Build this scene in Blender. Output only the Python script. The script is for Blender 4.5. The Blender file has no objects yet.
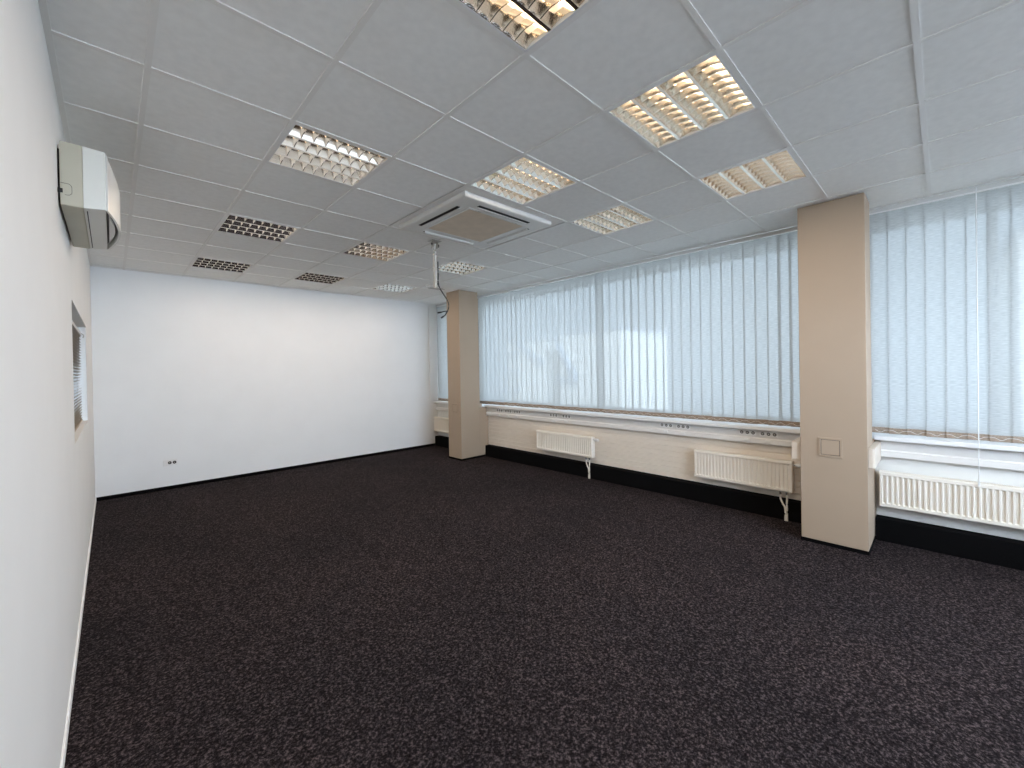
import bpy, bmesh, math, random
from mathutils import Vector, Matrix

random.seed(7)
SC = bpy.context.scene
COL = SC.collection
PI = math.pi

# ------------------------------------------------------------------ camera
EYE = Vector((0.0, 0.0, 1.57))
YAW, PITCH, ROLL = 0.766832, -0.005981, -0.01768
FPX = 415.69                                   # focal length in pixels of the 1024 wide frame
fw = Vector((math.sin(YAW) * math.cos(PITCH), math.cos(YAW) * math.cos(PITCH), math.sin(PITCH)))
rt = Vector((math.cos(YAW), -math.sin(YAW), 0))
up = rt.cross(fw)
rt2 = math.cos(ROLL) * rt + math.sin(ROLL) * up
up2 = -math.sin(ROLL) * rt + math.cos(ROLL) * up
cam = bpy.data.objects.new('camera', bpy.data.cameras.new('camera'))
COL.objects.link(cam)
cam.matrix_world = Matrix(((rt2.x, up2.x, -fw.x, EYE.x), (rt2.y, up2.y, -fw.y, EYE.y),
                           (rt2.z, up2.z, -fw.z, EYE.z), (0, 0, 0, 1)))
cam.data.sensor_fit = 'HORIZONTAL'
cam.data.sensor_width = 36.0
cam.data.lens = FPX / 1024 * 36.0
cam.data.shift_y = -12.55 / 1024
cam.data.clip_start = 0.02
cam.data.clip_end = 300
SC.camera = cam

# ------------------------------------------------------------------ world, sun, exposure
SKY, SKY_REAR = 1.8, 23.0
world = bpy.data.worlds.new('world')
SC.world = world
world.use_nodes = True
bg = world.node_tree.nodes['Background']
bg.inputs[0].default_value = (0.71, 0.86, 1.05, 1)
# hazy sky, boosted towards the rear opening to brighten the room
wn = world.node_tree
wtc = wn.nodes.new('ShaderNodeTexCoord')
wdp = wn.nodes.new('ShaderNodeVectorMath')
wdp.operation = 'DOT_PRODUCT'
wdp.inputs[1].default_value = (-0.25, -0.95, 0.15)
wmr = wn.nodes.new('ShaderNodeMapRange')
wmr.interpolation_type = 'SMOOTHSTEP'
wmr.inputs['From Min'].default_value = 0.4
wmr.inputs['From Max'].default_value = 0.95
wmr.inputs['To Min'].default_value = SKY
wmr.inputs['To Max'].default_value = SKY_REAR
wn.links.new(wtc.outputs['Generated'], wdp.inputs[0])
wn.links.new(wdp.outputs['Value'], wmr.inputs['Value'])
wn.links.new(wmr.outputs[0], bg.inputs[1])
sun_l = bpy.data.lights.new('sun', 'SUN')
sun_l.energy = 3.2
sun_l.angle = math.radians(0.6)
sun_l.color = (1.0, 0.94, 0.86)
sun = bpy.data.objects.new('sun', sun_l)
COL.objects.link(sun)
sun.location = (-20, -8, 30)
sun.rotation_euler = Vector((0.62, 0.22, -0.75)).to_track_quat('-Z', 'Y').to_euler()
LAMP_W = 7.4                                  # watts of each ceiling light
LAMP_COL = (1.0, 0.82, 0.63)
SC.view_settings.view_transform = 'Standard'
SC.view_settings.look = 'None'
SC.view_settings.gamma = 1.0
SC.view_settings.use_curve_mapping = False
SC.view_settings.exposure = 0.0
SC.cycles.use_denoising = True
SC.cycles.denoising_prefilter = 'ACCURATE'
SC.cycles.max_bounces = 12
SC.cycles.diffuse_bounces = 7
SC.cycles.glossy_bounces = 4
SC.cycles.transparent_max_bounces = 12
SC.cycles.sample_clamp_indirect = 6.0
SC.cycles.caustics_reflective = False
SC.cycles.caustics_refractive = False


# ------------------------------------------------------------------ materials
def mat(name, col, rough=0.6, metal=0.0, noise=0.0, nscale=40.0, bump=0.0, spec=0.5, stretch=(1, 1, 1), emit=None):
    m = bpy.data.materials.new(name)
    m.use_nodes = True
    nt = m.node_tree
    b = nt.nodes['Principled BSDF']
    b.inputs['Roughness'].default_value = rough
    b.inputs['Metallic'].default_value = metal
    b.inputs['Specular IOR Level'].default_value = spec
    b.inputs['Base Color'].default_value = (*col, 1)
    if emit:
        b.inputs['Emission Color'].default_value = (*emit[0], 1)
        b.inputs['Emission Strength'].default_value = emit[1]
    if noise or bump:
        tc = nt.nodes.new('ShaderNodeTexCoord')
        mp = nt.nodes.new('ShaderNodeMapping')
        mp.inputs['Scale'].default_value = stretch
        nz = nt.nodes.new('ShaderNodeTexNoise')
        nz.inputs['Scale'].default_value = nscale
        nz.inputs['Detail'].default_value = 4
        nt.links.new(tc.outputs['Object'], mp.inputs[0])
        nt.links.new(mp.outputs[0], nz.inputs['Vector'])
        if noise:
            cr = nt.nodes.new('ShaderNodeValToRGB')
            cr.color_ramp.elements[0].position = 0.3
            cr.color_ramp.elements[1].position = 0.7
            cr.color_ramp.elements[0].color = (*[c * (1 - noise) for c in col], 1)
            cr.color_ramp.elements[1].color = (*[min(1, c * (1 + noise)) for c in col], 1)
            nt.links.new(nz.outputs['Fac'], cr.inputs[0])
            nt.links.new(cr.outputs[0], b.inputs['Base Color'])
        if bump:
            bp = nt.nodes.new('ShaderNodeBump')
            bp.inputs['Strength'].default_value = bump
            bp.inputs['Distance'].default_value = 0.002
            nt.links.new(nz.outputs['Fac'], bp.inputs['Height'])
            nt.links.new(bp.outputs[0], b.inputs['Normal'])
    return m


def carpet_material():
    m = bpy.data.materials.new('charcoal_carpet')
    m.use_nodes = True
    nt = m.node_tree
    b = nt.nodes['Principled BSDF']
    b.inputs['Roughness'].default_value = 1.0
    b.inputs['Specular IOR Level'].default_value = 0.05
    tc = nt.nodes.new('ShaderNodeTexCoord')
    n1 = nt.nodes.new('ShaderNodeTexNoise')
    n1.inputs['Scale'].default_value = 78
    n1.inputs['Detail'].default_value = 5
    n1.inputs['Roughness'].default_value = 0.75
    n2 = nt.nodes.new('ShaderNodeTexNoise')
    n2.inputs['Scale'].default_value = 0.9
    n2.inputs['Detail'].default_value = 3
    for n in (n1, n2):
        nt.links.new(tc.outputs['Object'], n.inputs['Vector'])
    r1 = nt.nodes.new('ShaderNodeValToRGB')
    e = r1.color_ramp.elements
    e[0].position, e[0].color = 0.38, (0.0045, 0.0036, 0.0046, 1)
    e[1].position, e[1].color = 0.66, (0.115, 0.094, 0.094, 1)
    k = r1.color_ramp.elements.new(0.52)
    k.color = (0.020, 0.0165, 0.018, 1)
    r2 = nt.nodes.new('ShaderNodeValToRGB')
    r2.color_ramp.elements[0].position, r2.color_ramp.elements[0].color = 0.35, (0.85, 0.85, 0.88, 1)
    r2.color_ramp.elements[1].position, r2.color_ramp.elements[1].color = 0.65, (1.1, 1.05, 1.05, 1)
    mx = nt.nodes.new('ShaderNodeMixRGB')
    mx.blend_type = 'MULTIPLY'
    mx.inputs[0].default_value = 1
    nt.links.new(n1.outputs['Fac'], r1.inputs[0])
    nt.links.new(n2.outputs['Fac'], r2.inputs[0])
    nt.links.new(r1.outputs[0], mx.inputs[1])
    nt.links.new(r2.outputs[0], mx.inputs[2])
    nt.links.new(mx.outputs[0], b.inputs['Base Color'])
    bp = nt.nodes.new('ShaderNodeBump')
    bp.inputs['Strength'].default_value = 0.6
    bp.inputs['Distance'].default_value = 0.004
    nt.links.new(n1.outputs['Fac'], bp.inputs['Height'])
    nt.links.new(bp.outputs[0], b.inputs['Normal'])
    return m


def slat_material():
    m = bpy.data.materials.new('woven_blind_fabric')
    m.use_nodes = True
    nt = m.node_tree
    nt.nodes.clear()
    out = nt.nodes.new('ShaderNodeOutputMaterial')
    tl = nt.nodes.new('ShaderNodeBsdfTranslucent')
    df = nt.nodes.new('ShaderNodeBsdfDiffuse')
    tr = nt.nodes.new('ShaderNodeBsdfTransparent')
    tc = nt.nodes.new('ShaderNodeTexCoord')
    mp = nt.nodes.new('ShaderNodeMapping')
    mp.inputs['Scale'].default_value = (1, 14, 120)
    nz = nt.nodes.new('ShaderNodeTexNoise')
    nz.inputs['Scale'].default_value = 1.6
    nz.inputs['Detail'].default_value = 3
    cr = nt.nodes.new('ShaderNodeValToRGB')
    cr.color_ramp.elements[0].position, cr.color_ramp.elements[0].color = 0.3, (0.50, 0.52, 0.52, 1)
    cr.color_ramp.elements[1].position, cr.color_ramp.elements[1].color = 0.7, (0.67, 0.69, 0.69, 1)
    nt.links.new(tc.outputs['Object'], mp.inputs[0])
    nt.links.new(mp.outputs[0], nz.inputs['Vector'])
    nt.links.new(nz.outputs['Fac'], cr.inputs[0])
    nt.links.new(cr.outputs[0], tl.inputs[0])
    nt.links.new(cr.outputs[0], df.inputs[0])
    m1 = nt.nodes.new('ShaderNodeMixShader')
    m1.inputs[0].default_value = 0.5
    nt.links.new(tl.outputs[0], m1.inputs[1])
    nt.links.new(df.outputs[0], m1.inputs[2])
    m2 = nt.nodes.new('ShaderNodeMixShader')
    m2.inputs[0].default_value = 0.16
    nt.links.new(m1.outputs[0], m2.inputs[1])
    nt.links.new(tr.outputs[0], m2.inputs[2])
    nt.links.new(m2.outputs[0], out.inputs[0])
    return m


def glass_material():
    m = bpy.data.materials.new('window_glass')
    m.use_nodes = True
    nt = m.node_tree
    nt.nodes.clear()
    out = nt.nodes.new('ShaderNodeOutputMaterial')
    tr = nt.nodes.new('ShaderNodeBsdfTransparent')
    tr.inputs[0].default_value = (0.93, 0.96, 0.96, 1)
    gl = nt.nodes.new('ShaderNodeBsdfGlossy')
    gl.inputs['Roughness'].default_value = 0.02
    mx = nt.nodes.new('ShaderNodeMixShader')
    mx.inputs[0].default_value = 0.05
    nt.links.new(tr.outputs[0], mx.inputs[1])
    nt.links.new(gl.outputs[0], mx.inputs[2])
    nt.links.new(mx.outputs[0], out.inputs[0])
    return m


M = dict(
    wall=mat('white_wall_paint', (0.87, 0.88, 0.885), 0.75, noise=0.012, nscale=3, bump=0.04),
    column=mat('warm_lit_column_paint', (0.395, 0.305, 0.225), 0.7, noise=0.012, nscale=4, bump=0.03),  # tan carries the warm lamp light, put into white column paint
    tile=mat('mineral_ceiling_tile', (0.93, 0.93, 0.915), 0.9, noise=0.03, nscale=22, bump=0.25),
    tbar=mat('white_ceiling_grid', (0.88, 0.87, 0.85), 0.45),
    concrete=mat('plenum_concrete', (0.3, 0.3, 0.3), 0.9),
    carpet=carpet_material(),
    upstand=mat('black_carpet_upstand', (0.003, 0.003, 0.0035), 1.0, noise=0.5, nscale=120, bump=0.4, spec=0.1),
    panel=mat('cream_wall_panel', (0.80, 0.73, 0.64), 0.5, noise=0.02, nscale=6),
    parapet=mat('white_parapet_paint', (0.78, 0.79, 0.77), 0.6, noise=0.01, nscale=6),
    sill=mat('white_laminate_sill', (0.84, 0.85, 0.86), 0.3),
    duct=mat('grey_white_duct_plastic', (0.74, 0.73, 0.71), 0.4),
    duct_lip=mat('white_duct_lip', (0.82, 0.81, 0.79), 0.35),
    casing=mat('cream_casing_plastic', (0.66, 0.58, 0.49), 0.4),
    dark=mat('black_plastic', (0.012, 0.012, 0.012), 0.5),
    slot=mat('dark_slot', (0.02, 0.02, 0.022), 0.7),
    white=mat('white_plastic', (0.82, 0.82, 0.81), 0.35),
    rad=mat('white_radiator_enamel', (0.88, 0.84, 0.76), 0.3),
    radgap=mat('grey_radiator_fin_steel', (0.35, 0.34, 0.32), 0.5),  # darker grey for the fins between the radiator panels
    chrome=mat('chrome_steel', (0.75, 0.74, 0.72), 0.25, metal=1.0),
    steel=mat('grey_painted_steel', (0.52, 0.51, 0.48), 0.45, metal=0.2),
    alu=mat('mirror_aluminium_louver', (0.90, 0.85, 0.78), 0.13, metal=1.0),
    rim=mat('white_light_rim', (0.86, 0.86, 0.86), 0.35),
    tray=mat('white_light_tray', (0.85, 0.83, 0.80), 0.4),
    tube=mat('warm_fluorescent_tube', (1, 0.9, 0.8), 0.4, emit=((1.0, 0.80, 0.56), 6.0)),
    slat=slat_material(),
    weight=mat('taupe_slat_weight', (0.30, 0.235, 0.18), 0.7, noise=0.25, nscale=60),
    rail=mat('grey_white_blind_rail', (0.66, 0.66, 0.65), 0.4),
    raillip=mat('white_blind_rail_lip', (0.85, 0.85, 0.84), 0.3),
    cord=mat('white_cord', (0.8, 0.82, 0.82), 0.5),
    acside=mat('aged_beige_plastic', (0.54, 0.51, 0.41), 0.5, noise=0.03, nscale=5),
    acbody=mat('offwhite_plastic', (0.80, 0.80, 0.75), 0.4),
    accover=mat('white_cover_plastic', (0.78, 0.78, 0.76), 0.35),
    grille=mat('dusty_beige_grille', (0.74, 0.62, 0.49), 0.7, noise=0.06, nscale=9),
    venet=mat('beige_venetian_slat', (0.50, 0.44, 0.37), 0.5),
    nicheframe=mat('grey_white_window_frame', (0.70, 0.71, 0.71), 0.45),
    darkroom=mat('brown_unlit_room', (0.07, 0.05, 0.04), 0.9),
    glass=glass_material(),
    winframe=mat('white_upvc_frame', (0.82, 0.83, 0.84), 0.3),
    render=mat('white_rendered_facade', (0.56, 0.54, 0.51), 0.9, noise=0.03, nscale=0.6),
    roof=mat('grey_roof_tiles', (0.30, 0.32, 0.36), 0.8, noise=0.1, nscale=2),
    pane=mat('dark_far_pane', (0.16, 0.19, 0.23), 0.15),
    ground=mat('pale_street_paving', (0.55, 0.55, 0.54), 0.9, noise=0.1, nscale=0.5),
)


# ------------------------------------------------------------------ mesh helpers
class MB:
    def __init__(self):
        self.bm = bmesh.new()

    def box(self, x0, x1, y0, y1, z0, z1, bev=0.0, seg=2):
        b = bmesh.new()
        bmesh.ops.create_cube(b, size=1)
        for v in b.verts:
            v.co = Vector((x0 + (v.co.x + .5) * (x1 - x0), y0 + (v.co.y + .5) * (y1 - y0), z0 + (v.co.z + .5) * (z1 - z0)))
        if bev:
            bmesh.ops.bevel(b, geom=list(b.edges), offset=bev, segments=seg, affect='EDGES', profile=0.5)
        self.merge(b)
        return self

    def merge(self, b, mtx=None):
        if mtx:
            b.transform(mtx)
        me = bpy.data.meshes.new('tmp')
        b.to_mesh(me)
        b.free()
        self.bm.from_mesh(me)
        bpy.data.meshes.remove(me)

    def cyl(self, a, c, r, r2=None, n=16, caps=True):
        a, c = Vector(a), Vector(c)
        b = bmesh.new()
        d = c - a
        bmesh.ops.create_cone(b, cap_ends=caps, segments=n, radius1=r, radius2=r if r2 is None else r2, depth=d.length)
        self.merge(b, Matrix.Translation((a + c) / 2) @ d.to_track_quat('Z', 'Y').to_matrix().to_4x4())
        return self

    def tube(self, pts, r, n=10):
        pts = [Vector(p) for p in pts]
        # catmull-rom smoothing
        sm = []
        for i in range(len(pts) - 1):
            p0, p1, p2, p3 = pts[max(i - 1, 0)], pts[i], pts[i + 1], pts[min(i + 2, len(pts) - 1)]
            for k in range(6):
                t = k / 6
                sm.append(0.5 * ((2 * p1) + (p2 - p0) * t + (2 * p0 - 5 * p1 + 4 * p2 - p3) * t * t + (3 * p1 - p0 - 3 * p2 + p3) * t ** 3))
        sm.append(pts[-1])
        rings = []
        for i, p in enumerate(sm):
            d = (sm[min(i + 1, len(sm) - 1)] - sm[max(i - 1, 0)]).normalized()
            q = d.to_track_quat('Z', 'Y')
            rings.append([self.bm.verts.new(p + q @ Vector((r * math.cos(2 * PI * k / n), r * math.sin(2 * PI * k / n), 0))) for k in range(n)])
        for a, b in zip(rings, rings[1:]):
            for k in range(n):
                self.bm.faces.new((a[k], a[(k + 1) % n], b[(k + 1) % n], b[k]))
        self.bm.faces.new(rings[0][::-1])
        self.bm.faces.new(rings[-1])
        return self

    def prism(self, prof, axis, a, b):
        """extrude a closed 2-D profile along an axis from a to b"""
        def P(u, v, t):
            return {'x': (t, u, v), 'y': (u, t, v), 'z': (u, v, t)}[axis]
        A = [self.bm.verts.new(P(u, v, a)) for u, v in prof]
        B = [self.bm.verts.new(P(u, v, b)) for u, v in prof]
        n = len(prof)
        for k in range(n):
            self.bm.faces.new((A[k], A[(k + 1) % n], B[(k + 1) % n], B[k]))
        self.bm.faces.new(A[::-1])
        self.bm.faces.new(B)
        return self

    def quad(self, *ps):
        self.bm.faces.new([self.bm.verts.new(p) for p in ps])
        return self

    def build(self, name, m, parent=None, smooth=False, off=None):
        bm = self.bm
        if off is not None:
            bm.transform(Matrix.Translation(-Vector(off)))
        bmesh.ops.recalc_face_normals(bm, faces=bm.faces)
        me = bpy.data.meshes.new(name)
        bm.to_mesh(me)
        bm.free()
        me.materials.append(m)
        if smooth:
            for p in me.polygons:
                p.use_smooth = True
            try:
                me.set_sharp_from_angle(angle=math.radians(35))
            except Exception:
                pass
        o = bpy.data.objects.new(name, me)
        COL.objects.link(o)
        if parent is not None:
            o.parent = parent
        elif off is not None:
            o.location = off
        return o


def box(name, m, x0, x1, y0, y1, z0, z1, parent=None, bev=0.0, kind=None, label=None):
    """boxes at top level get their origin at their own base"""
    off = None
    if parent is None:
        off = ((x0 + x1) / 2, (y0 + y1) / 2, z0)
    o = MB().box(x0, x1, y0, y1, z0, z1, bev).build(name, m, parent, off=off)
    if kind:
        o['kind'] = kind
    if label:
        o['label'] = label
    return o


def structure(o, label=None, cat=None):
    o['kind'] = 'structure'
    if label:
        o['label'] = label
    if cat:
        o['category'] = cat
    return o


def thing(name, label, cat, loc, group=None, rot=0.0):
    o = bpy.data.objects.new(name, None)
    o.empty_display_size = 0.1
    COL.objects.link(o)
    o.location = loc
    o.rotation_euler = (0, 0, rot)
    o['label'] = label
    o['category'] = cat
    if group:
        o['group'] = group
    return o


def tag(o, label, cat, group=None):
    o['label'] = label
    o['category'] = cat
    if group:
        o['group'] = group
    return o


def copy_tree(o, parent=None):
    c = o.copy()
    COL.objects.link(c)
    c.parent = parent
    for ch in [k for k in o.children]:
        copy_tree(ch, c)
    return c


# ------------------------------------------------------------------ room dimensions
H = 2.951                       # ceiling
XL = -0.171                     # left wall face
XB = 4.95                       # plane of the blinds
XP = 4.94                       # parapet panel face
XW = 5.18                       # inner face of the window wall above the sill
YF = 7.404                      # far wall face
YB = -2.6                       # wall behind the camera
GX, GY = 0.140, 2.469           # origin of the 600 mm ceiling grid
MOD = 0.6

# floor
structure(box('floor', M['carpet'], XL - .15, 5.5, YB - .15, YF + .15, -0.12, 0.0), 'dark charcoal speckled office carpet', 'floor')

# far wall, rear wall with an added opening that brightens the room
structure(box('wall_far', M['wall'], XL - .15, 5.5, YF, YF + .15, 0, H + .30), 'plain white far wall', 'wall')
w = MB()
w.box(XL - .15, .8, YB - .15, YB, 0, H + .30)
w.box(4.0, 5.45, YB - .15, YB, 0, H + .30)
w.box(.8, 4.0, YB - .15, YB, 0, 1.4)
w.box(.8, 4.0, YB - .15, YB, 2.75, H + .30)
structure(w.build('wall_rear', M['wall'], off=(2.4, YB - .07, 0)), 'wall behind the viewer with a wide opening added to let in daylight', 'wall')

# left wall with the opening of an interior window
NY0, NY1, NZ0, NZ1 = 3.76, 5.70, 1.15, 2.04
w = MB()
w.box(XL - .12, XL, YB, NY0, 0, H + .30)
w.box(XL - .12, XL, NY1, YF, 0, H + .30)
w.box(XL - .12, XL, NY0, NY1, 0, NZ0)
w.box(XL - .12, XL, NY0, NY1, NZ1, H + .30)
structure(w.build('wall_left', M['wall'], off=(XL - .06, 2.4, 0)), 'plain white left wall with a small window opening', 'wall')

# window wall: lintel, parapet, piers behind the columns
w = MB()
w.box(XW, 5.45, YB, YF, 2.87, H + .30)
w.box(XP + .03, 5.45, YB, YF, 0, 0.88)
for a, b in ((6.36, 6.50), (0.53, 0.87), (7.34, YF)):
    w.box(XB + .05, 5.45, a, b, 0.88, 2.87)
structure(w.build('wall_right', M['wall'], off=(5.15, 2.4, 0)), 'window wall with lintel above and parapet below', 'wall')

# plenum slab above the suspended ceiling
structure(box('ceiling_slab', M['concrete'], XL - .15, 5.5, YB - .15, YF + .15, H + .30, H + .40), 'slab above the suspended ceiling', 'ceiling')

# ------------------------------------------------------------------ suspended ceiling
LIGHTS = [  # grid cell i, j
    (1, -3), (3, -3), (5, -3), (3, -1), (5, -1), (1, 0), (1, 3), (3, 3), (5, 3), (1, 6), (3, 6), (5, 6),
    (1, -6), (3, -6), (5, -6)]  # row out of view, added to help light the room
CASS = [(3, 0), (4, 0), (3, 1), (4, 1)]
XR_C = 5.05
xs = [XL] + [GX + MOD * i for i in range(0, 9) if XL < GX + MOD * i < XR_C] + [XR_C]
ys = [YB] + [GY + MOD * j for j in range(-10, 12) if YB + .02 < GY + MOD * j < YF - .02] + [YF]
tiles = MB()
for a, b in zip(xs, xs[1:]):
    for c, d in zip(ys, ys[1:]):
        i = int(math.floor(((a + b) / 2 - GX) / MOD))
        j = int(math.floor(((c + d) / 2 - GY) / MOD))
        if (i, j) in LIGHTS or (i, j) in CASS:
            continue
        tiles.box(a + .001, b - .001, c + .001, d - .001, H + .006, H + .022)
ceiling = structure(tiles.build('ceiling', M['tile'], off=(2.4, 2.4, H)), 'suspended ceiling of square mineral tiles', 'ceiling')
bars = MB()
for x in xs[1:-1]:
    bars.box(x - .012, x + .012, YB, YF, H, H + .0055)
for y in ys[1:-1]:
    for a, b in zip(xs, xs[1:]):
        if xs[4] - .01 < a < xs[5] + .01 and abs(y - (GY + MOD)) < .01:
            continue
        bars.box(a + (.012 if a > XL else 0), b - (.012 if b < XR_C else 0), y - .012, y + .012, H + .0006, H + .0055)
bars.box(XL, XL + .022, YB, YF, H + .0003, H + .0055)
bars.box(XL, XR_C, YF - .022, YF, H + .0003, H + .0055)
gb = bars.build('ceiling_grid', M['tbar'], None, off=(2.4, 2.4, H))
gb.parent = ceiling
gb.location = (0, 0, 0)
gb['label'] = 'white metal grid bars between the ceiling tiles'
ceiling['kind'] = 'structure'


# ------------------------------------------------------------------ louvred ceiling lights
def make_light():
    t = thing('ceiling_light', '', 'ceiling light', (0, 0, H))
    h = MOD / 2 - .0125
    o = .278                                             # half opening
    # rim
    r = MB()
    r.box(-h, h, -h, -o, 0.0005, .010)
    r.box(-h, h, o, h, 0.0005, .010)
    r.box(-h, -o, -o, o, 0.0005, .010)
    r.box(o, h, -o, o, 0.0005, .010)
    r.build('rim', M['rim'], t)
    # tray (open box)
    y = MB()
    y.box(-o - .006, o + .006, -o - .006, o + .006, .094, .098)
    y.box(-o - .006, -o, -o - .006, o + .006, .0105, .094)
    y.box(o, o + .006, -o - .006, o + .006, .0105, .094)
    y.box(-o, o, -o - .006, -o, .0105, .094)
    y.box(-o, o, o, o + .006, .0105, .094)
    y.build('tray', M['tray'], t)
    # tubes along x
    pit = 2 * o / 4
    for k in range(4):
        yy = -o + pit * (k + .5)
        MB().cyl((-o + .012, yy, .074), (o - .012, yy, .074), .012, n=14).build('tube', M['tube'], t, smooth=True)
    # mirror louver: V shaped reflectors between the tubes, and cross blades
    lv = MB()

    def half(y0, s):        # edge reflector
        lv.prism([(y0, .002), (y0 + s * .004, .002), (y0 + s * .014, .026), (y0 + s * .030, .060), (y0, .060)], 'x', -o + .0005, o - .0005)
    for k in range(1, 4):
        yy = -o + pit * k
        lv.prism([(yy - .008, .002), (yy + .008, .002), (yy + .018, .026), (yy + .033, .060), (yy - .033, .060), (yy - .018, .026)], 'x', -o + .0005, o - .0005)
    half(-o + .0003, 1)
    half(o - .0003, -1)
    cp = 2 * o / 8
    for c in range(0, 9):
        xx = -o + cp * c
        l, rr = (0 if c == 0 else .0022), (0 if c == 8 else .0022)
        l2, r2 = (0 if c == 0 else .007), (0 if c == 8 else .007)
        x_a = xx + (.0008 if c == 0 else 0)
        x_b = xx - (.0008 if c == 8 else 0)
        for k in range(4):
            y0 = -o + pit * k
            # the blades dip in the middle of each channel
            n = 8
            A, B, Cc, D = [], [], [], []
            for q in range(n + 1):
                u = q / n
                yb = y0 + .004 + (pit - .008) * u
                zb = .003 + .013 * math.sin(PI * u)
                A.append(lv.bm.verts.new((x_a - l, yb, zb)))
                B.append(lv.bm.verts.new((x_b + rr, yb, zb)))
                Cc.append(lv.bm.verts.new((x_b + r2, yb, .050)))
                D.append(lv.bm.verts.new((x_a - l2, yb, .050)))
            for q in range(n):
                lv.bm.faces.new((A[q], A[q + 1], B[q + 1], B[q]))
                lv.bm.faces.new((B[q], B[q + 1], Cc[q + 1], Cc[q]))
                lv.bm.faces.new((Cc[q], Cc[q + 1], D[q + 1], D[q]))
                lv.bm.faces.new((D[q], D[q + 1], A[q + 1], A[q]))
    lv.build('louver', M['alu'], t)
    return t


lamp_data = bpy.data.lights.new('tube_glow', 'AREA')
lamp_data.shape = 'RECTANGLE'
lamp_data.size = 0.54
lamp_data.size_y = 0.54
lamp_data.energy = LAMP_W
lamp_data.color = LAMP_COL
LABEL = {
    (1, -3): 'louvred ceiling light cut off by the top edge of the picture, directly overhead',
    (3, -3): 'largest whole louvred ceiling light, nearest one toward the near column',
    (5, -3): 'louvred ceiling light right above the blinds, just left of the near column',
    (3, -1): 'bright louvred ceiling light on the near side of the ceiling cassette unit',
    (5, -1): 'bright louvred ceiling light between the ceiling cassette unit and the blinds',
    (1, 0): 'nearest louvred ceiling light of the row along the left wall',
    (1, 3): 'middle louvred ceiling light of the row along the left wall',
    (1, 6): 'farthest louvred ceiling light along the left wall, last before the far wall',
    (3, 3): 'louvred ceiling light just left of the hanging mount pole',
    (5, 3): 'louvred ceiling light just right of the hanging mount pole',
    (3, 6): 'small dark louvred ceiling light in the middle of the farthest row',
    (5, 6): 'pale louvred ceiling light at the window end of the farthest row',
    (1, -6): 'unseen louvred ceiling light added behind the viewer by the left wall',
    (3, -6): 'unseen louvred ceiling light added behind the viewer in mid room',
    (5, -6): 'unseen louvred ceiling light added behind the viewer by the windows',
}
first = make_light()
for n, (i, j) in enumerate(LIGHTS):
    t = first if n == 0 else copy_tree(first)
    t.location = (GX + MOD * (i + .5), GY + MOD * (j + .5), H)
    t['label'] = LABEL[(i, j)]
    t['category'] = 'ceiling light'
    t['group'] = 'square louvred lights in the suspended ceiling'
for (i, j) in LIGHTS:
    lo = bpy.data.objects.new('lamp_glow', lamp_data)
    COL.objects.link(lo)
    lo.location = (GX + MOD * (i + .5), GY + MOD * (j + .5), H - .002)

# ------------------------------------------------------------------ columns
CXF, CY0, CY1 = 4.414, 0.433, 0.891            # near column front face and sides
FXF, FY0, FY1 = 4.328, 5.779, 6.152            # far column


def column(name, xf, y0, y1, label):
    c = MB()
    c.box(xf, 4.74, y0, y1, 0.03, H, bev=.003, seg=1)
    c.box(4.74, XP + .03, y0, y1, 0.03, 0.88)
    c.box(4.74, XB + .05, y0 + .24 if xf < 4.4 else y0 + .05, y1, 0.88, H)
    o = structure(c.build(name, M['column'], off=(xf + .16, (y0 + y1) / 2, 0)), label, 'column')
    b = MB().box(xf - .004, 4.84, y0 - .004, y1 + .004, 0, .03)
    structure(b.build('baseboard_' + name[5:], M['upstand'], off=(xf + .16, (y0 + y1) / 2, 0)), 'low black strip round the foot of the column', 'baseboard')
    return o


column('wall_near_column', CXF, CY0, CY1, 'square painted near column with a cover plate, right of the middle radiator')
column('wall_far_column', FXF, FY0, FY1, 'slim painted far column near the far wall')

# ------------------------------------------------------------------ baseboards, upstands, parapet panels
structure(box('baseboard_far', M['upstand'], XL, 4.86, YF - .012, YF, 0, .045), 'thin black strip along the far wall', 'baseboard')
structure(box('baseboard_left', M['wall'], XL, XL + .008, YB, YF - .012, 0, .05), 'thin white strip along the left wall', 'baseboard')
UP = 4.86
for n, (a, b) in (('right_middle', (CY1 + .004, FY0 - .004)), ('right_near', (YB, CY0 - .004)), ('right_far', (FY1 + .004, YF))):
    structure(MB().prism([(UP, 0), (UP, .185), (UP + .006, .195), (XP + .03, .195), (XP + .03, 0)], 'y', a, b).build('baseboard_' + n, M['upstand'], off=(UP, (a + b) / 2, 0)),
              'black carpet upstand below the window panels', 'baseboard')


def grooved(a, b, m, grooves=True):
    prof = [(XP + .03, .205), (XP, .205)]
    if grooves:
        z = .205
        while z + .064 < .72:
            z += .064
            prof += [(XP, z - .006), (XP + .009, z - .003), (XP + .009, z + .003), (XP, z + .006)]
    prof += [(XP, .745), (XP + .03, .745)]
    return MB().prism(prof, 'y', a, b).build('trim_1', m, off=(XP, (a + b) / 2, .2))


o = structure(grooved(CY1, FY0, M['panel']), 'cream grooved panelling under the long window', 'panel')
o = structure(grooved(YB, CY0, M['parapet'], False), 'smooth pale panel under the near window', 'panel')
o.name = 'trim_2'
o = structure(grooved(FY1, YF, M['parapet'], False), 'smooth pale panel under the far window', 'panel')
o.name = 'trim_3'
structure(box('trim_4', M['wall'], 4.75, 4.90, YF - .02, YF, .96, 2.90), 'shallow white strip beside the far window', 'trim')

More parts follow.
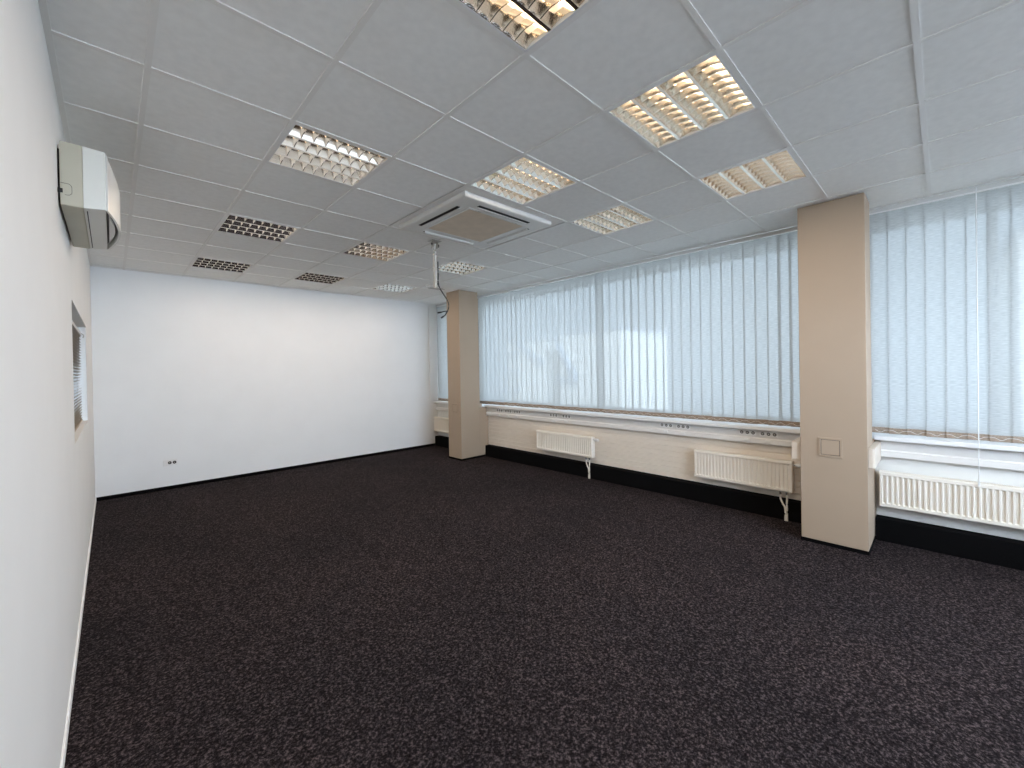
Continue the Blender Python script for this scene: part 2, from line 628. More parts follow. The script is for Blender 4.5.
# ------------------------------------------------------------------ windows with sills
BAYS = [  # y0, y1 of the opening, sill range, name, mullions
    (0.87, 6.36, CY1, FY0, 'window_1', (3.58,)),
    (YB + .1, 0.53, YB, CY0, 'window_2', (-0.29, -1.5)),
    (6.50, 7.34, FY1, YF, 'window_3', ()),
]
for (a, b, sa, sb, nm, mul) in BAYS:
    root = structure(thing(nm, {'window_1': 'long window behind the middle blind', 'window_2': 'window behind the near blind', 'window_3': 'narrow window behind the far blind'}[nm], 'window', (5.32, (a + b) / 2, .88)))
    off = root.location.copy()

    def part(mb, n, m):
        mb.bm.transform(Matrix.Translation(-off))
        return mb.build(n, m, root)
    f = MB()
    f.box(5.29, 5.36, a, b, .925, .985)
    f.box(5.29, 5.36, a, b, 2.81, 2.87)
    f.box(5.29, 5.36, a, a + .06, .985, 2.81)
    f.box(5.29, 5.36, b - .06, b, .985, 2.81)
    for q in mul:
        f.box(5.29, 5.36, q - .03, q + .03, .985, 2.81)
    part(f, 'window_frame', M['winframe'])
    edges = [a + .06] + [v for q in sorted(mul) for v in (q - .03, q + .03)] + [b - .06]
    for k in range(0, len(edges), 2):
        part(MB().box(5.318, 5.324, edges[k] + .001, edges[k + 1] - .001, .986, 2.809), 'pane', M['glass'])
    s = MB().box(4.85, 5.29, sa + .001, sb - .001, .885, .924, bev=.006)
    part(s, 'window_sill', M['sill'])

# ------------------------------------------------------------------ cable duct under the sills
def duct(a, b, label):
    t = thing('cable_duct', label, 'cable duct', (4.92, (a + b) / 2, .74), 'cable ducts under the window sills')
    off = Vector(t.location)
    m = MB().prism([(4.938, .884), (4.905, .884), (4.905, .800), (4.938, .800)], 'y', a, b)
    m.bm.transform(Matrix.Translation(-off))
    m.build('socket_channel', M['duct'], t)
    m = MB().prism([(4.938, .799), (4.905, .799), (4.893, .790), (4.893, .742), (4.90, .735), (4.938, .735)], 'y', a, b)
    m.bm.transform(Matrix.Translation(-off))
    m.build('lower_lip', M['duct_lip'], t)
    return t


duct(.966, FY0 - .002, 'long grey white cable duct with sockets under the long window sill')
duct(YB + .01, .388, 'white cable duct under the near window sill, right of the near column')
duct(FY1 + .002, YF - .015, 'short white cable duct under the far window behind the far column')

# duct casing wrapped round the back of the near column
cs = MB()
prof = []
for a in range(0, 7):
    th = math.radians(15 * a)
    prof.append((4.44 + .022 - .022 * math.cos(th), .39 + .022 - .022 * math.sin(th)))
prof += [(4.905, .39), (4.905, .430), (4.44, .430)]
cs.prism(prof, 'z', .71, .868)
dc = thing('duct_casing', 'boxed duct casing sticking out on both sides of the near column', 'cable duct', (4.6, .68, .71))
cs.bm.transform(Matrix.Translation(-Vector(dc.location)))
cs.build('casing_end', M['casing'], dc)
cs = MB().box(4.44, 4.905, CY1 + .003, .964, .71, .868, bev=.004)
cs.bm.transform(Matrix.Translation(-Vector(dc.location)))
cs.build('casing_end', M['casing'], dc)


# ------------------------------------------------------------------ sockets on the duct
def make_socket():
    t = thing('socket_block', '', 'power socket', (4.905, 0, .845))
    MB().box(-.004, 0, -.085, .085, -.026, .026, bev=.0015, seg=1).build('cover_plate', M['white'], t)
    for k in (-1, 0, 1):
        s = MB().cyl((-.0045, .055 * k, 0), (-.0052, .055 * k, 0), .0165, n=20).build('socket_face', M['slot'], t)
        MB().cyl((-.0053, .055 * k, 0), (-.0075, .055 * k, 0), .009, n=14).build('earth_pin', M['steel'], s)
    m = MB().box(-.028, -.0125, -.026, .026, -.086, -.062, bev=.002, seg=1)
    m.build('cable_tab', M['white'], t)
    return t


SOCK = [(1.265, 'triple socket block on the duct, nearest to the near column'),
        (1.465, 'triple socket block on the duct, second from the near column'),
        (2.16, 'triple socket block above the left end of the middle radiator, nearer one of its pair'),
        (2.37, 'triple socket block left of the middle radiator, farther one of its pair'),
        (3.93, 'triple socket block above the right half of the far radiator'),
        (4.18, 'triple socket block above the left half of the far radiator'),
        (4.98, 'triple socket block third from the far column'),
        (5.20, 'triple socket block second from the far column'),
        (5.42, 'triple socket block closest to the far column')]
first = make_socket()
for n, (y, l) in enumerate(SOCK):
    t = first if n == 0 else copy_tree(first)
    t.location = (4.905, y, .845)
    t['label'] = l
    t['group'] = 'socket blocks on the long cable duct'


# ------------------------------------------------------------------ panel radiators
def radiator(y0, y1, z0, z1, label, pipes=True, valve=True):
    """front at x = 4.83; right end (towards the viewer) is y0"""
    xf, xb = 4.832, 4.915
    t = thing('radiator', label, 'radiator', (4.87, (y0 + y1) / 2, z0), 'white panel radiators under the windows')
    off = Vector(t.location)

    def part(mb, n, m, parent=t, smooth=False):
        mb.bm.transform(Matrix.Translation(-off))
        return mb.build(n, m, parent, smooth=smooth)
    pitch = .0335
    nch = max(3, int((y1 - y0 - .03) / pitch))
    pitch = (y1 - y0 - .03) / nch

    def dep(y, z):
        u = ((y - y0 - .015) / pitch)
        if u <= 0 or u >= nch:
            return 0
        v = abs((u % 1.0) - .5) * 2          # 1 on the land, 0 in the channel middle
        d = max(0.0, min(1.0, (0.72 - v) / .22))
        e = min(z - z0, z1 - z)
        d *= max(0.0, min(1.0, (e - .028) / .009))
        return .011 * d
    f = MB()
    yv = []
    for k in range(nch):
        for q in (0, .14, .25, .5, .75, .86):
            yv.append(y0 + .015 + pitch * (k + q))
    yv = [y0, y0 + .006] + yv + [y1 - .015, y1 - .006, y1]
    zv = [z0, z0 + .006, z0 + .028, z0 + .033, z0 + .037, (z0 + z1) / 2, z1 - .037, z1 - .033, z1 - .028, z1 - .006, z1]

    def edge(y, z):
        e = min(y - y0, y1 - y, z - z0, z1 - z)
        return .005 if e < .001 else 0
    grid = [[f.bm.verts.new((xf + dep(y, z) + edge(y, z), y, z)) for z in zv] for y in yv]
    for i in range(len(yv) - 1):
        for k in range(len(zv) - 1):
            f.bm.faces.new((grid[i][k], grid[i + 1][k], grid[i + 1][k + 1], grid[i][k + 1]))
    # return the sheet backwards so the panel has a body
    loop = [grid[i][0] for i in range(len(yv))] + [grid[-1][k] for k in range(1, len(zv))] + [grid[i][-1] for i in range(len(yv) - 2, -1, -1)] + [grid[0][k] for k in range(len(zv) - 2, 0, -1)]
    bk = [f.bm.verts.new((xf + .016, v.co.y, v.co.z)) for v in loop]
    for k in range(len(loop)):
        f.bm.faces.new((loop[k], loop[(k + 1) % len(loop)], bk[(k + 1) % len(loop)], bk[k]))
    f.bm.faces.new(bk)
    part(f, 'front_panel', M['rad'], smooth=True)
    part(MB().box(xb - .014, xb, y0 + .003, y1 - .003, z0, z1 - .002, bev=.003), 'back_panel', M['rad'])
    fin = MB()
    n = int((y1 - y0) / .025)
    for k in range(n):
        yy = y0 + .012 + (y1 - y0 - .024) * k / (n - 1)
        fin.box(xf + .0165, xb - .0145, yy - .0008, yy + .0008, z0 + .015, z1 - .012)
    part(fin, 'convector_fins', M['radgap'])
    g = MB()
    g.box(xf + .0162, xf + .022, y0 + .002, y1 - .002, z1 - .006, z1 + .002)
    g.box(xb - .0205, xb - .0142, y0 + .002, y1 - .002, z1 - .006, z1 + .002)
    n = int((y1 - y0) / .012)
    for k in range(n + 1):
        yy = y0 + .004 + (y1 - y0 - .008) * k / n
        g.box(xf + .022, xb - .0205, yy - .0022, yy + .0022, z1 - .005, z1 + .0015)
    part(g, 'top_grille', M['rad'])
    for s, yy in ((1, y0), (-1, y1)):
        part(MB().box(xf + .0163, xb - .0143, min(yy, yy + s * .0018), max(yy, yy + s * .0018), z0 + .004, z1 - .0065), 'side_cover', M['rad'])
    for yy in (y0 + .2, y1 - .2):
        part(MB().box(xb + .0003, XP - .0003, yy - .015, yy + .015, z0 + .05, z1 - .05), 'wall_bracket', M['steel'])
    if valve:
        v = part(MB().cyl((4.872, y0 - .0005, z1 - .035), (4.872, y0 - .022, z1 - .035), .011, n=16), 'valve', M['chrome'], smooth=True)
        part(MB().cyl((4.872, y0 - .0225, z1 - .035), (4.872, y0 - .034, z1 - .035), .019, n=18).cyl((4.872, y0 - .034, z1 - .035), (4.872, y0 - .085, z1 - .035), .021, .017, n=18), 'thermostat_head', M['white'], v, smooth=True)
    if pipes:
        for dy, b in ((.050, .030), (.105, .058)):
            ya = y0 + dy
            yb = y0 + .035 + b * .55
            part(MB().cyl((4.842, ya, z0 - .001), (4.842, ya, z0 - .030), .012, n=12), 'pipe_nut', M['chrome'])
            part(MB().tube([(4.842, ya, z0 - .028), (4.842, ya, z0 - .075), (4.842, (ya + yb) / 2 + .002, z0 - .12), (4.842, yb, z0 - .17), (4.842, yb, .001)], .0085), 'pipe', M['rad'], smooth=True)
    return t


radiator(3.43, 4.49, .295, .590, 'white fluted panel radiator farther away, on the cream grooved panel')
radiator(1.045, 2.01, .290, .600, 'white fluted panel radiator just left of the near column')
radiator(-1.15, .400, .312, .615, 'long white panel radiator right of the near column under the near window', pipes=False, valve=False)
radiator(6.22, 7.385, .300, .600, 'white panel radiator half hidden behind the far column', pipes=False, valve=False)


# ------------------------------------------------------------------ vertical blinds
def blind(y0, y1, z_bot, label, joints=None):
    t = thing('vertical_blind', label, 'blind', (XB, (y0 + y1) / 2, z_bot), 'pale vertical blinds over the windows')
    off = Vector(t.location)

    def part(mb, n, m, parent=t):
        mb.bm.transform(Matrix.Translation(-off))
        return mb.build(n, m, parent)
    r = part(MB().box(XB - .018, XB + .022, y0 - .005, y1 + .005, 2.902, 2.940), 'head_rail', M['rail'])
    part(MB().box(XB - .021, XB - .0185, y0 - .005, y1 + .005, 2.897, 2.907), 'rail_lip', M['raillip'], r)
    if joints is None:
        n = max(1, round((y1 - y0) / .1165))
        joints = [y1 - (y1 - y0) / n * k for k in range(n + 1)]
    n = len(joints) - 1
    W = .127
    sl_me = None
    for k in range(n):
        y = (joints[k] + joints[k + 1]) / 2
        rot = math.radians(4.0 + random.uniform(-.8, .8))
        dy = 0
        if sl_me is None:
            m = MB()
            m.bm.free()
            m.bm = bmesh.new()
            nz_, ny_ = 10, 4
            g = [[m.bm.verts.new((.0018 * (1 - (2 * a / ny_ - 1) ** 2), -W / 2 + W * a / ny_, .052 + (2.901 - z_bot - .056) * b / nz_)) for b in range(nz_ + 1)] for a in range(ny_ + 1)]
            for a in range(ny_):
                for b in range(nz_):
                    m.bm.faces.new((g[a][b], g[a + 1][b], g[a + 1][b + 1], g[a][b + 1]))
            so = m.build('slat', M['slat'], t, smooth=True)
            sl_me = so.data
            wm = MB().box(-.0035, .0035, -W / 2 + .001, W / 2 - .001, 0, .0515, bev=.002, seg=1)
            wo = wm.build('bottom_weight', M['weight'], so)
            w_me = wo.data
        else:
            so = bpy.data.objects.new('slat', sl_me)
            COL.objects.link(so)
            so.parent = t
            wo = bpy.data.objects.new('bottom_weight', w_me)
            COL.objects.link(wo)
            wo.parent = so
        so.location = (0, y + dy - off.y, random.uniform(-.003, .003))
        so.rotation_euler = (0, 0, rot)
    # bead chain linking the weights
    ch = MB()
    pts = []
    ny = n * 2
    for k in range(n):
        ya = (joints[k] + joints[k + 1]) / 2
        pts += [(XB - .010, ya + .035, z_bot + .030), (XB - .0105, ya, z_bot + .012), (XB - .010, ya - .035, z_bot + .030)]
    ch.tube(pts, .0012, n=5)
    part(ch, 'bead_chain', M['cord'])
    return t


# joints between the slats of the long blind, uneven as they hang
JOINTS = [6.035, 5.921, 5.81, 5.695, 5.584, 5.462, 5.349, 5.237, 5.123, 5.016, 4.906, 4.786, 4.675, 4.562, 4.440, 4.326, 4.205,
          4.086, 3.969, 3.851, 3.736, 3.615, 3.495, 3.391, 3.298, 3.184, 3.066, 2.949, 2.851, 2.747, 2.632, 2.525, 2.417, 2.304,
          2.185, 2.071, 1.96, 1.84, 1.727, 1.612, 1.495, 1.387, 1.271, 1.157, 1.076, .96, .845]
b1 = blind(0.90, 6.03, .936, 'long pale vertical blind between the near and far columns', joints=JOINTS)
b2 = blind(-1.30, 0.452, .938, 'pale vertical blind right of the near column, running out of the picture')
b3 = blind(6.20, 7.38, .936, 'narrow strip of vertical blind behind the far column')
# control wand of the near blind
wd = MB()
wd.cyl((4.822, -.184, .645), (4.822, -.186, 2.915), .0035, n=8)
wd.cyl((4.822, -.184, .60), (4.822, -.184, .645), .006, n=10)
wo = wd.build('control_cord', M['cord'], b2, off=b2.location)
wo['label'] = 'thin white hanging control cord'


# ------------------------------------------------------------------ cover plates on the columns, outlet on the far wall
def cover_plate(x, yc, zc, label):
    t = thing('cover_plate', label, 'wall plate', (x, yc, zc), 'square cover plates on the columns')
    r = MB()
    s, q = .084, .066
    r.box(-.008, 0, -s, s, q, s - .001, bev=.001, seg=1)
    r.box(-.008, 0, -s, s, -s + .001, -q, bev=.001, seg=1)
    r.box(-.008, 0, -s, -q, -q, q, bev=.001, seg=1)
    r.box(-.008, 0, q, s, -q, q, bev=.001, seg=1)
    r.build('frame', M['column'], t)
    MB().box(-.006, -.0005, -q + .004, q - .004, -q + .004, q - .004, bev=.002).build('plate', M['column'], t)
    MB().box(-.0004, 0, -q, q, -q, q).build('shadow_gap', M['slot'], t)
    return t


cover_plate(CXF, .676, .850, 'square cover plate on the front of the near column')
cover_plate(FXF, 5.955, .897, 'square cover plate on the front of the far column')

t = thing('wall_outlet', 'white double outlet low on the far wall near the left corner', 'outlet', (.563, YF, .363))
MB().box(-.076, .076, -.008, 0, -.041, .041, bev=.002).build('cover_plate', M['white'], t)
MB().box(-.070, -.030, -.0095, -.0083, -.034, .034, bev=.0004, seg=1).build('blank_insert', M['white'], t)
for x in (-.006, .045):
    s = MB().cyl((x, -.0083, 0), (x, -.0098, 0), .0205, n=20).build('socket_face', M['slot'], t)
    MB().cyl((x, -.0099, 0), (x, -.0115, 0), .0065, n=12).build('earth_pin', M['steel'], s)

# ------------------------------------------------------------------ interior window with venetian blind in the left wall
nw = structure(thing('window_4', 'small interior window with a lowered venetian blind in the left wall', 'window', (XL - .06, (NY0 + NY1) / 2, NZ0)))
off = Vector(nw.location)


def npart(mb, n, m, parent=nw, smooth=False):
    mb.bm.transform(Matrix.Translation(-off))
    return mb.build(n, m, parent, smooth=smooth)


f = MB()
fx0, fx1 = XL - .115, XL - .060
f.box(fx0, fx1, NY0, NY1, NZ0, NZ0 + .05)
f.box(fx0, fx1, NY0, NY1, NZ1 - .06, NZ1)
f.box(fx0, fx1, NY0, NY0 + .05, NZ0 + .05, NZ1 - .06)
f.box(fx0, fx1, NY1 - .05, NY1, NZ0 + .05, NZ1 - .06)
npart(f, 'window_frame', M['nicheframe'])
npart(MB().box(fx0 + .02, fx0 + .026, NY0 + .051, NY1 - .051, NZ0 + .051, NZ1 - .061), 'pane', M['glass'])
npart(MB().box(XL - .012, XL + .004, NY0 - .001, NY1 + .001, NZ1 + .001, NZ1 + .008), 'edge_bead', M['nicheframe'])
# back room so the pane does not look outside
structure(box('wall_back_room', M['darkroom'], XL - .9, XL - .85, NY0 - 1, NY1 + 1.5, 0, H + .3), 'dim wall of the room beyond the small window', 'wall')
br = MB()
br.box(XL - .85, XL - .121, NY0 - 1, NY0 - .95, 0, H + .3)
br.box(XL - .85, XL - .121, NY1 + 1.45, NY1 + 1.5, 0, H + .3)
br.box(XL - .85, XL - .151, NY0 - .95, NY1 + 1.45, -.05, 0)
structure(br.build('wall_back_room_side', M['darkroom'], off=(XL - .5, 4.7, 0)), 'dim side walls of the room beyond the small window', 'wall')

vb = thing('venetian_blind', 'narrow beige venetian blind hanging in the small window of the left wall', 'blind', (XL - .04, (NY0 + NY1) / 2, NZ0 + .05))
voff = Vector(vb.location)


def vpart(mb, n, m, parent=vb):
    mb.bm.transform(Matrix.Translation(-voff))
    return mb.build(n, m, parent)


vx = XL - .040
vpart(MB().box(vx - .013, vx + .013, NY0 + .03, NY1 - .10, NZ1 - .088, NZ1 - .062), 'head_rail', M['nicheframe'])
vpart(MB().box(vx - .011, vx + .011, NY0 + .03, NY1 - .10, NZ0 + .012, NZ0 + .024), 'bottom_rail', M['venet'])
sm = None
z = NZ0 + .034
while z < NZ1 - .095:
    if sm is None:
        s = MB()
        th = math.radians(24)
        dx, dz = .0125 * math.cos(th), .0125 * math.sin(th)
        s.prism([(-dx, -dz), (-dx * .2, -dz * .05 + .0015), (dx, dz), (dx, dz + .0005), (-dx * .2, -dz * .05 + .002), (-dx, -dz + .0005)], 'y', NY0 + .03 - voff.y, NY1 - .10 - voff.y)
        so = s.build('slat', M['venet'], vb)
        sm = so.data
    else:
        so = bpy.data.objects.new('slat', sm)
        COL.objects.link(so)
        so.parent = vb
    so.location = (vx - voff.x, 0, z - voff.z)
    z += .025
vpart(MB().cyl((vx, NY0 + .4, NZ0 + .02), (vx, NY0 + .4, NZ1 - .07), .0012, n=6).cyl((vx, NY1 - .4, NZ0 + .02), (vx, NY1 - .4, NZ1 - .07), .0012, n=6), 'ladder_cord', M['cord'])
vpart(MB().tube([(vx + .016, NY1 - .13, NZ1 - .068), (vx + .030, NY1 - .13, NZ1 - .085), (vx + .026, NY1 - .13, NZ1 - .110)], .004, n=8), 'tilt_knob', M['steel'])

# ------------------------------------------------------------------ wall mounted air conditioner on the left wall
AY0, AY1, AZ0, AZ1 = 2.93, 3.84, 2.398, 2.705
ac = thing('air_conditioner', 'old beige wall mounted air conditioner with bowed white front on the left wall', 'air conditioner', (XL, (AY0 + AY1) / 2, AZ0))
aoff = Vector(ac.location)


def apart(mb, n, m, parent=ac, smooth=False):
    mb.bm.transform(Matrix.Translation(-aoff))
    return mb.build(n, m, parent, smooth=smooth)


apart(MB().box(XL + .0005, XL + .008, AY0 + .03, AY1 - .03, AZ0 + .03, AZ1 - .03), 'mounting_plate', M['dark'])
x1 = XL + .086
x2 = XL + .166
apart(MB().box(XL + .0082, x1, AY0, AY1, AZ0, AZ1, bev=.005), 'chassis', M['acside'])
# seam cut on the chassis end and knob hole
sm_ = MB()
pts = [(XL + .010, AY0 - .0006, AZ0 + .105)]
for a in range(0, 7):
    th = math.radians(90 - 15 * a)
    pts.append((XL + .032 + .016 * math.cos(th), AY0 - .0006, AZ0 + .089 + .016 * math.sin(th)))
for a in range(0, 7):
    th = math.radians(0 - 15 * a)
    pts.append((XL + .032 + .016 * math.cos(th), AY0 - .0006, AZ0 + .066 + .016 * math.sin(th)))
pts.append((XL + .024, AY0 - .0006, AZ0 + .050))
sm_.tube(pts, .0009, n=6)
apart(sm_, 'pipe_knockout', M['slot'])
apart(MB().box(XL + .001, XL + .0175, AY0 - .004, AY0 + .012, AZ0 + .058, AZ0 + .078), 'hinge_clip', M['dark'])
# middle housing with a sloping underside
mh = MB().prism([(x1 + .0005, AZ1 - .001), (x2, AZ1 - .006), (x2, AZ0 + .012), (x1 + .0005, AZ0 + .001)], 'y', AY0 + .001, AY1 - .001)
bmesh.ops.bevel(mh.bm, geom=[e for e in mh.bm.edges if e.calc_length() < .2 or abs(e.verts[0].co.x - x2) < .001 and abs(e.verts[1].co.x - x2) < .001], offset=.002, segments=1, affect='EDGES')
apart(mh, 'housing', M['acbody'])
apart(MB().box(x1 + .010, x1 + .0135, AY0 + .05, AY1 - .05, AZ0 - .0012, AZ0 + .006), 'underside_seam', M['slot'])
# dark air outlet between housing and cover, along the bottom
lens = []
n = 24
bow = .052


def bowx(u, b=bow):
    return x2 + .003 + b * math.sin(PI * u) ** .9


for k in range(n + 1):
    u = k / n
    y = AY0 + .02 + (AY1 - AY0 - .04) * u
    lens.append((x2 + .0015 + max(0, (bowx(u) - x2 - .014)), y))
lens = [(x2 + .0005, AY0 + .02)] + lens + [(x2 + .0005, AY1 - .02)]
apart(MB().prism(lens, 'z', AZ0 + .034, AZ0 + .20), 'outlet_cavity', M['dark'])
# vane inside the outlet
vn = []
for k in range(n + 1):
    u = k / n
    vn.append((x2 + .012 + max(0.0, (bowx(u) - x2 - .032)), AY0 + .03 + (AY1 - AY0 - .06) * u))
for k in range(n, -1, -1):
    u = k / n
    vn.append((x2 + .010, AY0 + .03 + (AY1 - AY0 - .06) * u))
apart(MB().prism(vn, 'z', AZ0 + .020, AZ0 + .0335), 'vane', M['accover'])
# bowed cover, a curved shell: grid over u (length) and v (height)
cv = MB()
nu, nv = 28, 12
O, I = [], []
for a in range(nu + 1):
    u = a / nu
    ro, ri = [], []
    for b in range(nv + 1):
        v = b / nv
        z_ = AZ0 + .008 + (AZ1 - .010 - AZ0 - .008) * v
        # the top rolls back to the housing
        roll_ = math.sqrt(max(0, 1 - max(0, (v - .72) / .28) ** 2 * .92))
        bx = bowx(u) - x2
        ro.append(cv.bm.verts.new((x2 + .001 + (bx + .001) * roll_ + .002, AY0 + .002 + (AY1 - AY0 - .004) * u, z_)))
        ri.append(cv.bm.verts.new((x2 + .0006 + max(0, bx - .007) * roll_, AY0 + .004 + (AY1 - AY0 - .008) * u, z_)))
    O.append(ro)
    I.append(ri)
for a in range(nu):
    for b in range(nv):
        cv.bm.faces.new((O[a][b], O[a + 1][b], O[a + 1][b + 1], O[a][b + 1]))
        cv.bm.faces.new((I[a][b], I[a][b + 1], I[a + 1][b + 1], I[a + 1][b]))
    cv.bm.faces.new((O[a][0], I[a][0], I[a + 1][0], O[a + 1][0]))
    cv.bm.faces.new((O[a][nv], O[a + 1][nv], I[a + 1][nv], I[a][nv]))
for b in range(nv):
    cv.bm.faces.new((O[0][b], O[0][b + 1], I[0][b + 1], I[0][b]))
    cv.bm.faces.new((O[nu][b], I[nu][b], I[nu][b + 1], O[nu][b + 1]))
apart(cv, 'front_cover', M['accover'], smooth=True)

# ------------------------------------------------------------------ ceiling cassette
KX, KY = 2.500, 3.062
ks = .508
ca = thing('ceiling_cassette', 'square white ceiling cassette air unit with dusty beige intake grille', 'air conditioner', (KX, KY, H - .034))


def ring(mb, o0, z0, i0, z1):
    """four sloped faces between an outer and an inner square"""
    o_ = [(-o0, -o0, z0), (o0, -o0, z0), (o0, o0, z0), (-o0, o0, z0)]
    i_ = [(-i0, -i0, z1), (i0, -i0, z1), (i0, i0, z1), (-i0, i0, z1)]
    for k in range(4):
        mb.quad(o_[k], o_[(k + 1) % 4], i_[(k + 1) % 4], i_[k])


fr = MB()
ring(fr, ks, .0375, ks, .012)
ring(fr, ks, .012, ks - .005, .004)
ring(fr, ks - .005, .004, ks - .014, 0.0)
ring(fr, ks - .014, 0.0, .345, .0)
ring(fr, .345, .0, .345, .022)
ring(fr, .345, .022, ks, .0375)
bmesh.ops.remove_doubles(fr.bm, verts=fr.bm.verts, dist=.0001)
fr.build('frame', M['accover'], ca)
# filler ceiling around the unit
fl = MB()
for (a, b, c, d) in ((-.578, .618, -.593, -.50), (-.578, .618, .50, .607), (-.578, -.50, -.50, .50), (.50, .618, -.50, .50)):
    fl.box(KX + a, KX + b, KY + c, KY + d, H + .006, H + .022)
fo = fl.build('ceiling_filler', M['tile'], None, off=(2.4, 2.4, H))
fo.parent = ceiling
fo.location = (0, 0, 0)
for k in range(4):
    v = MB()
    v.box(-.30, .30, .395, .432, -.0008, -.0002)
    so = v.build('air_slot', M['slot'], ca)
    so.rotation_euler = (0, 0, k * PI / 2)
    v = MB().prism([(.3945, -.0009), (.398, -.0009), (.412, -.013), (.409, -.015), (.397, -.006)], 'x', -.298, .298)
    vo = v.build('louver_flap', M['accover'], so)
g = MB()
g.box(-.343, .343, -.343, -.318, -.004, .014, bev=.002, seg=1)
g.box(-.343, .343, .318, .343, -.004, .014, bev=.002, seg=1)
g.box(-.343, -.318, -.318, .318, -.004, .014, bev=.002, seg=1)
g.box(.318, .343, -.318, .318, -.004, .014, bev=.002, seg=1)
g.build('intake_frame', M['accover'], ca)
g = MB()
n = 46
for k in range(n):
    yy = -.316 + .632 * (k + .5) / n
    g.box(-.3175, .3175, yy - .0052, yy + .0052, -.002, .006)
for k in range(7):
    xx = -.3 + .1 * k
    g.box(xx - .003, xx + .003, -.3175, .3175, .006, .010)
g.box(-.3175, .3175, -.3175, .3175, .014, .016)
g.build('intake_grille', M['grille'], ca)
for x in (-.22, .22):
    MB().box(x - .014, x + .014, -.334, -.326, -.0055, -.0042).build('grille_catch', M['steel'], ca)

# ------------------------------------------------------------------ hanging mount pole with its cable
px, py = 2.512, 3.765
pm = thing('mount_pole', 'grey telescopic projector pole hanging empty from the ceiling beside the cassette', 'mount', (px, py, H))
MB().box(-.055, .055, -.055, .055, -.006, -.0002, bev=.002, seg=1).build('ceiling_plate', M['steel'], pm)
MB().box(-.030, -.024, -.022, .022, -.075, -.006).box(.024, .030, -.022, .022, -.075, -.006).build('clevis', M['steel'], pm)
MB().cyl((.031, 0, -.045), (.047, 0, -.045), .017, n=12).build('knob', M['dark'], pm)
MB().cyl((-.040, 0, -.035), (-.031, 0, -.035), .010, n=12).build('knob', M['dark'], pm)
MB().cyl((0, 0, -.030), (0, 0, -.43), .0165, n=18).build('upper_tube', M['steel'], pm, smooth=True)
MB().cyl((0, 0, -.135), (0, 0, -.150), .0185, n=18).cyl((0, 0, -.100), (0, 0, -.110), .0185, n=18).build('collar', M['chrome'], pm, smooth=True)
MB().cyl((0, 0, -.42), (0, 0, -.50), .021, n=18).build('lower_joint', M['steel'], pm, smooth=True)
MB().cyl((.020, -.008, -.455), (.036, -.014, -.455), .009, n=10).build('knob', M['dark'], pm)
MB().box(-.075, .075, -.035, .035, -.508, -.501, bev=.002, seg=1).build('base_plate', M['steel'], pm)
MB().box(-.13, -.070, -.008, .008, -.506, -.502).box(.070, .115, -.008, .008, -.506, -.502).build('arm', M['steel'], pm)
MB().tube([(-.128, 0, -.503), (-.115, -.01, -.485), (-.075, -.012, -.478)], .003, n=6).build('tie', M['steel'], pm)

rdir = Vector((math.cos(YAW), -math.sin(YAW), 0))


def cpt(s, z, d=0):
    v = Vector((px, py, H)) + rdir * s
    return (v.x + d, v.y - d, H + z)


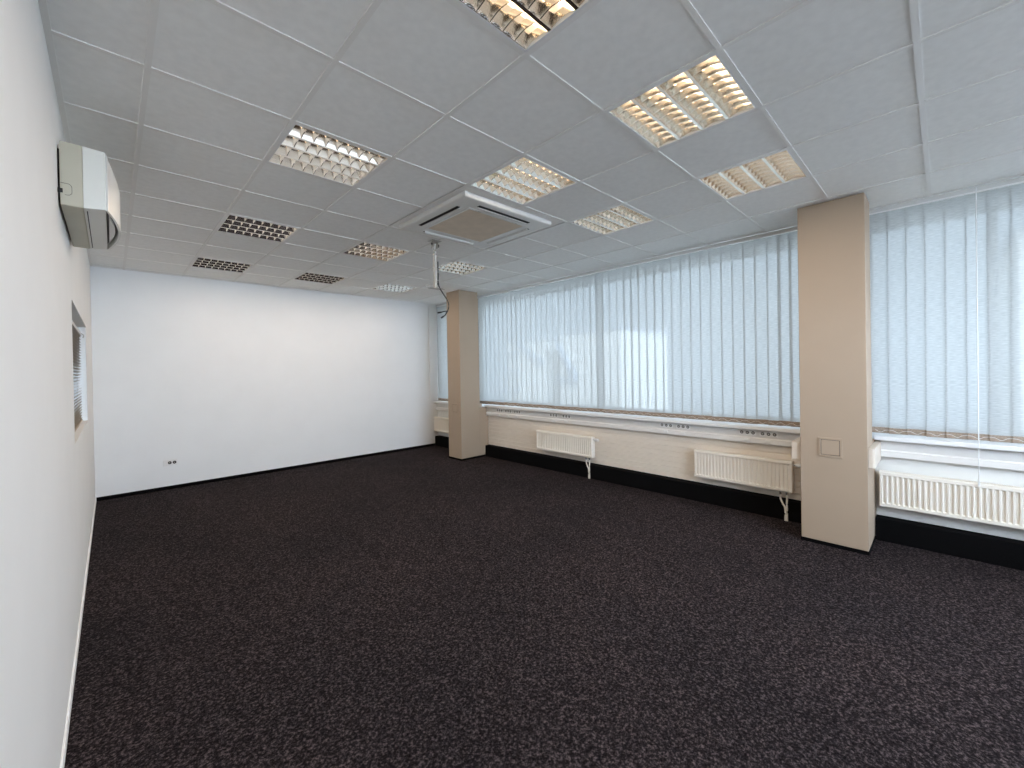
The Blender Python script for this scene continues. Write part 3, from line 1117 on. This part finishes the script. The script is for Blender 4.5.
cb = MB()
cb.tube([cpt(.031, -.22), cpt(.032, -.34), cpt(.030, -.44), cpt(.045, -.50), cpt(.090, -.575), cpt(.130, -.645), cpt(.140, -.70), cpt(.122, -.755), cpt(.105, -.77)], .0065)
co = tag(cb.build('video_cable', M['dark'], smooth=True, off=cpt(.03, -.3)), 'black cable dangling in a curl from the hanging mount pole', 'cable')
pg = MB().tube([cpt(.122, -.750), cpt(.09, -.752), cpt(.062, -.760)], .006).cyl(cpt(.060, -.760), cpt(.018, -.766), .009, n=10)
o = pg.build('plug', M['dark'], co, off=cpt(.03, -.3))
pg = MB().tube([cpt(.118, -.760), cpt(.10, -.79), cpt(.085, -.802)], .006).cyl(cpt(.084, -.803), cpt(.054, -.822), .009, n=10)
o = pg.build('plug', M['dark'], co, off=cpt(.03, -.3))

# ------------------------------------------------------------------ outside: neighbouring houses, ground
structure(box('ground', M['ground'], -90, 90, -100, 110, -9.2, -9.0), 'paved ground outside', 'ground')
structure(box('wall_sky_block', M['render'], 5.5, 15.0, -3.3, -2.9, -9, 7.0), 'unseen wall added outside to keep bright sky off the near blind', 'wall')  # added out of view, blocks the boosted rear sky from the slats
hs = thing('neighbour_house', 'sunlit white house with gable seen dimly through the long blind', 'building', (26, 20, -9))


def hpart(root, mb, n, m):
    mb.bm.transform(Matrix.Translation(-Vector(root.location)))
    return mb.build(n, m, root)


hpart(hs, MB().box(26, 33, 15.8, 21.4, -9, 4.25), 'main_block', M['render'])
hpart(hs, MB().box(25.9, 33.3, 15.7, 21.5, 4.25, 4.40), 'roof_slab', M['roof'])
hpart(hs, MB().box(26, 34, 22.9, 27.6, -9, 3.95), 'left_block', M['render'])
hpart(hs, MB().box(25.9, 34.2, 22.8, 27.7, 3.95, 4.10), 'roof_slab', M['roof'])
for z in (3.06, 1.38, -.25):
    hpart(hs, MB().box(25.2, 25.99, 26.0, 27.4, z - .09, z + .09), 'balcony_slab', M['roof'])
hpart(hs, MB().prism([(25.9, 3.55), (25.9, 3.85), (23.0, 2.25), (23.0, 1.95)], 'x', 25.5, 25.99), 'sloping_beam', M['roof'])
hpart(hs, MB().prism([(21.4, 3.25), (21.4, 3.60), (19.6, 1.05), (19.6, .55), (21.4, .55), (21.4, .85), (20.0, .85)], 'x', 25.5, 25.99), 'sloping_beam', M['roof'])
h2 = thing('neighbour_house', 'sunlit pale house seen dimly through the near blind at the right', 'building', (26, -9, -9), None)
hpart(h2, MB().box(25.2, 34, -16, -2.05, -9, 6.6), 'main_block', M['render'])
hpart(h2, MB().prism([(-16.3, 6.6), (-1.8, 6.6), (-9, 9.2)], 'x', 24.9, 34.3), 'roof', M['roof'])
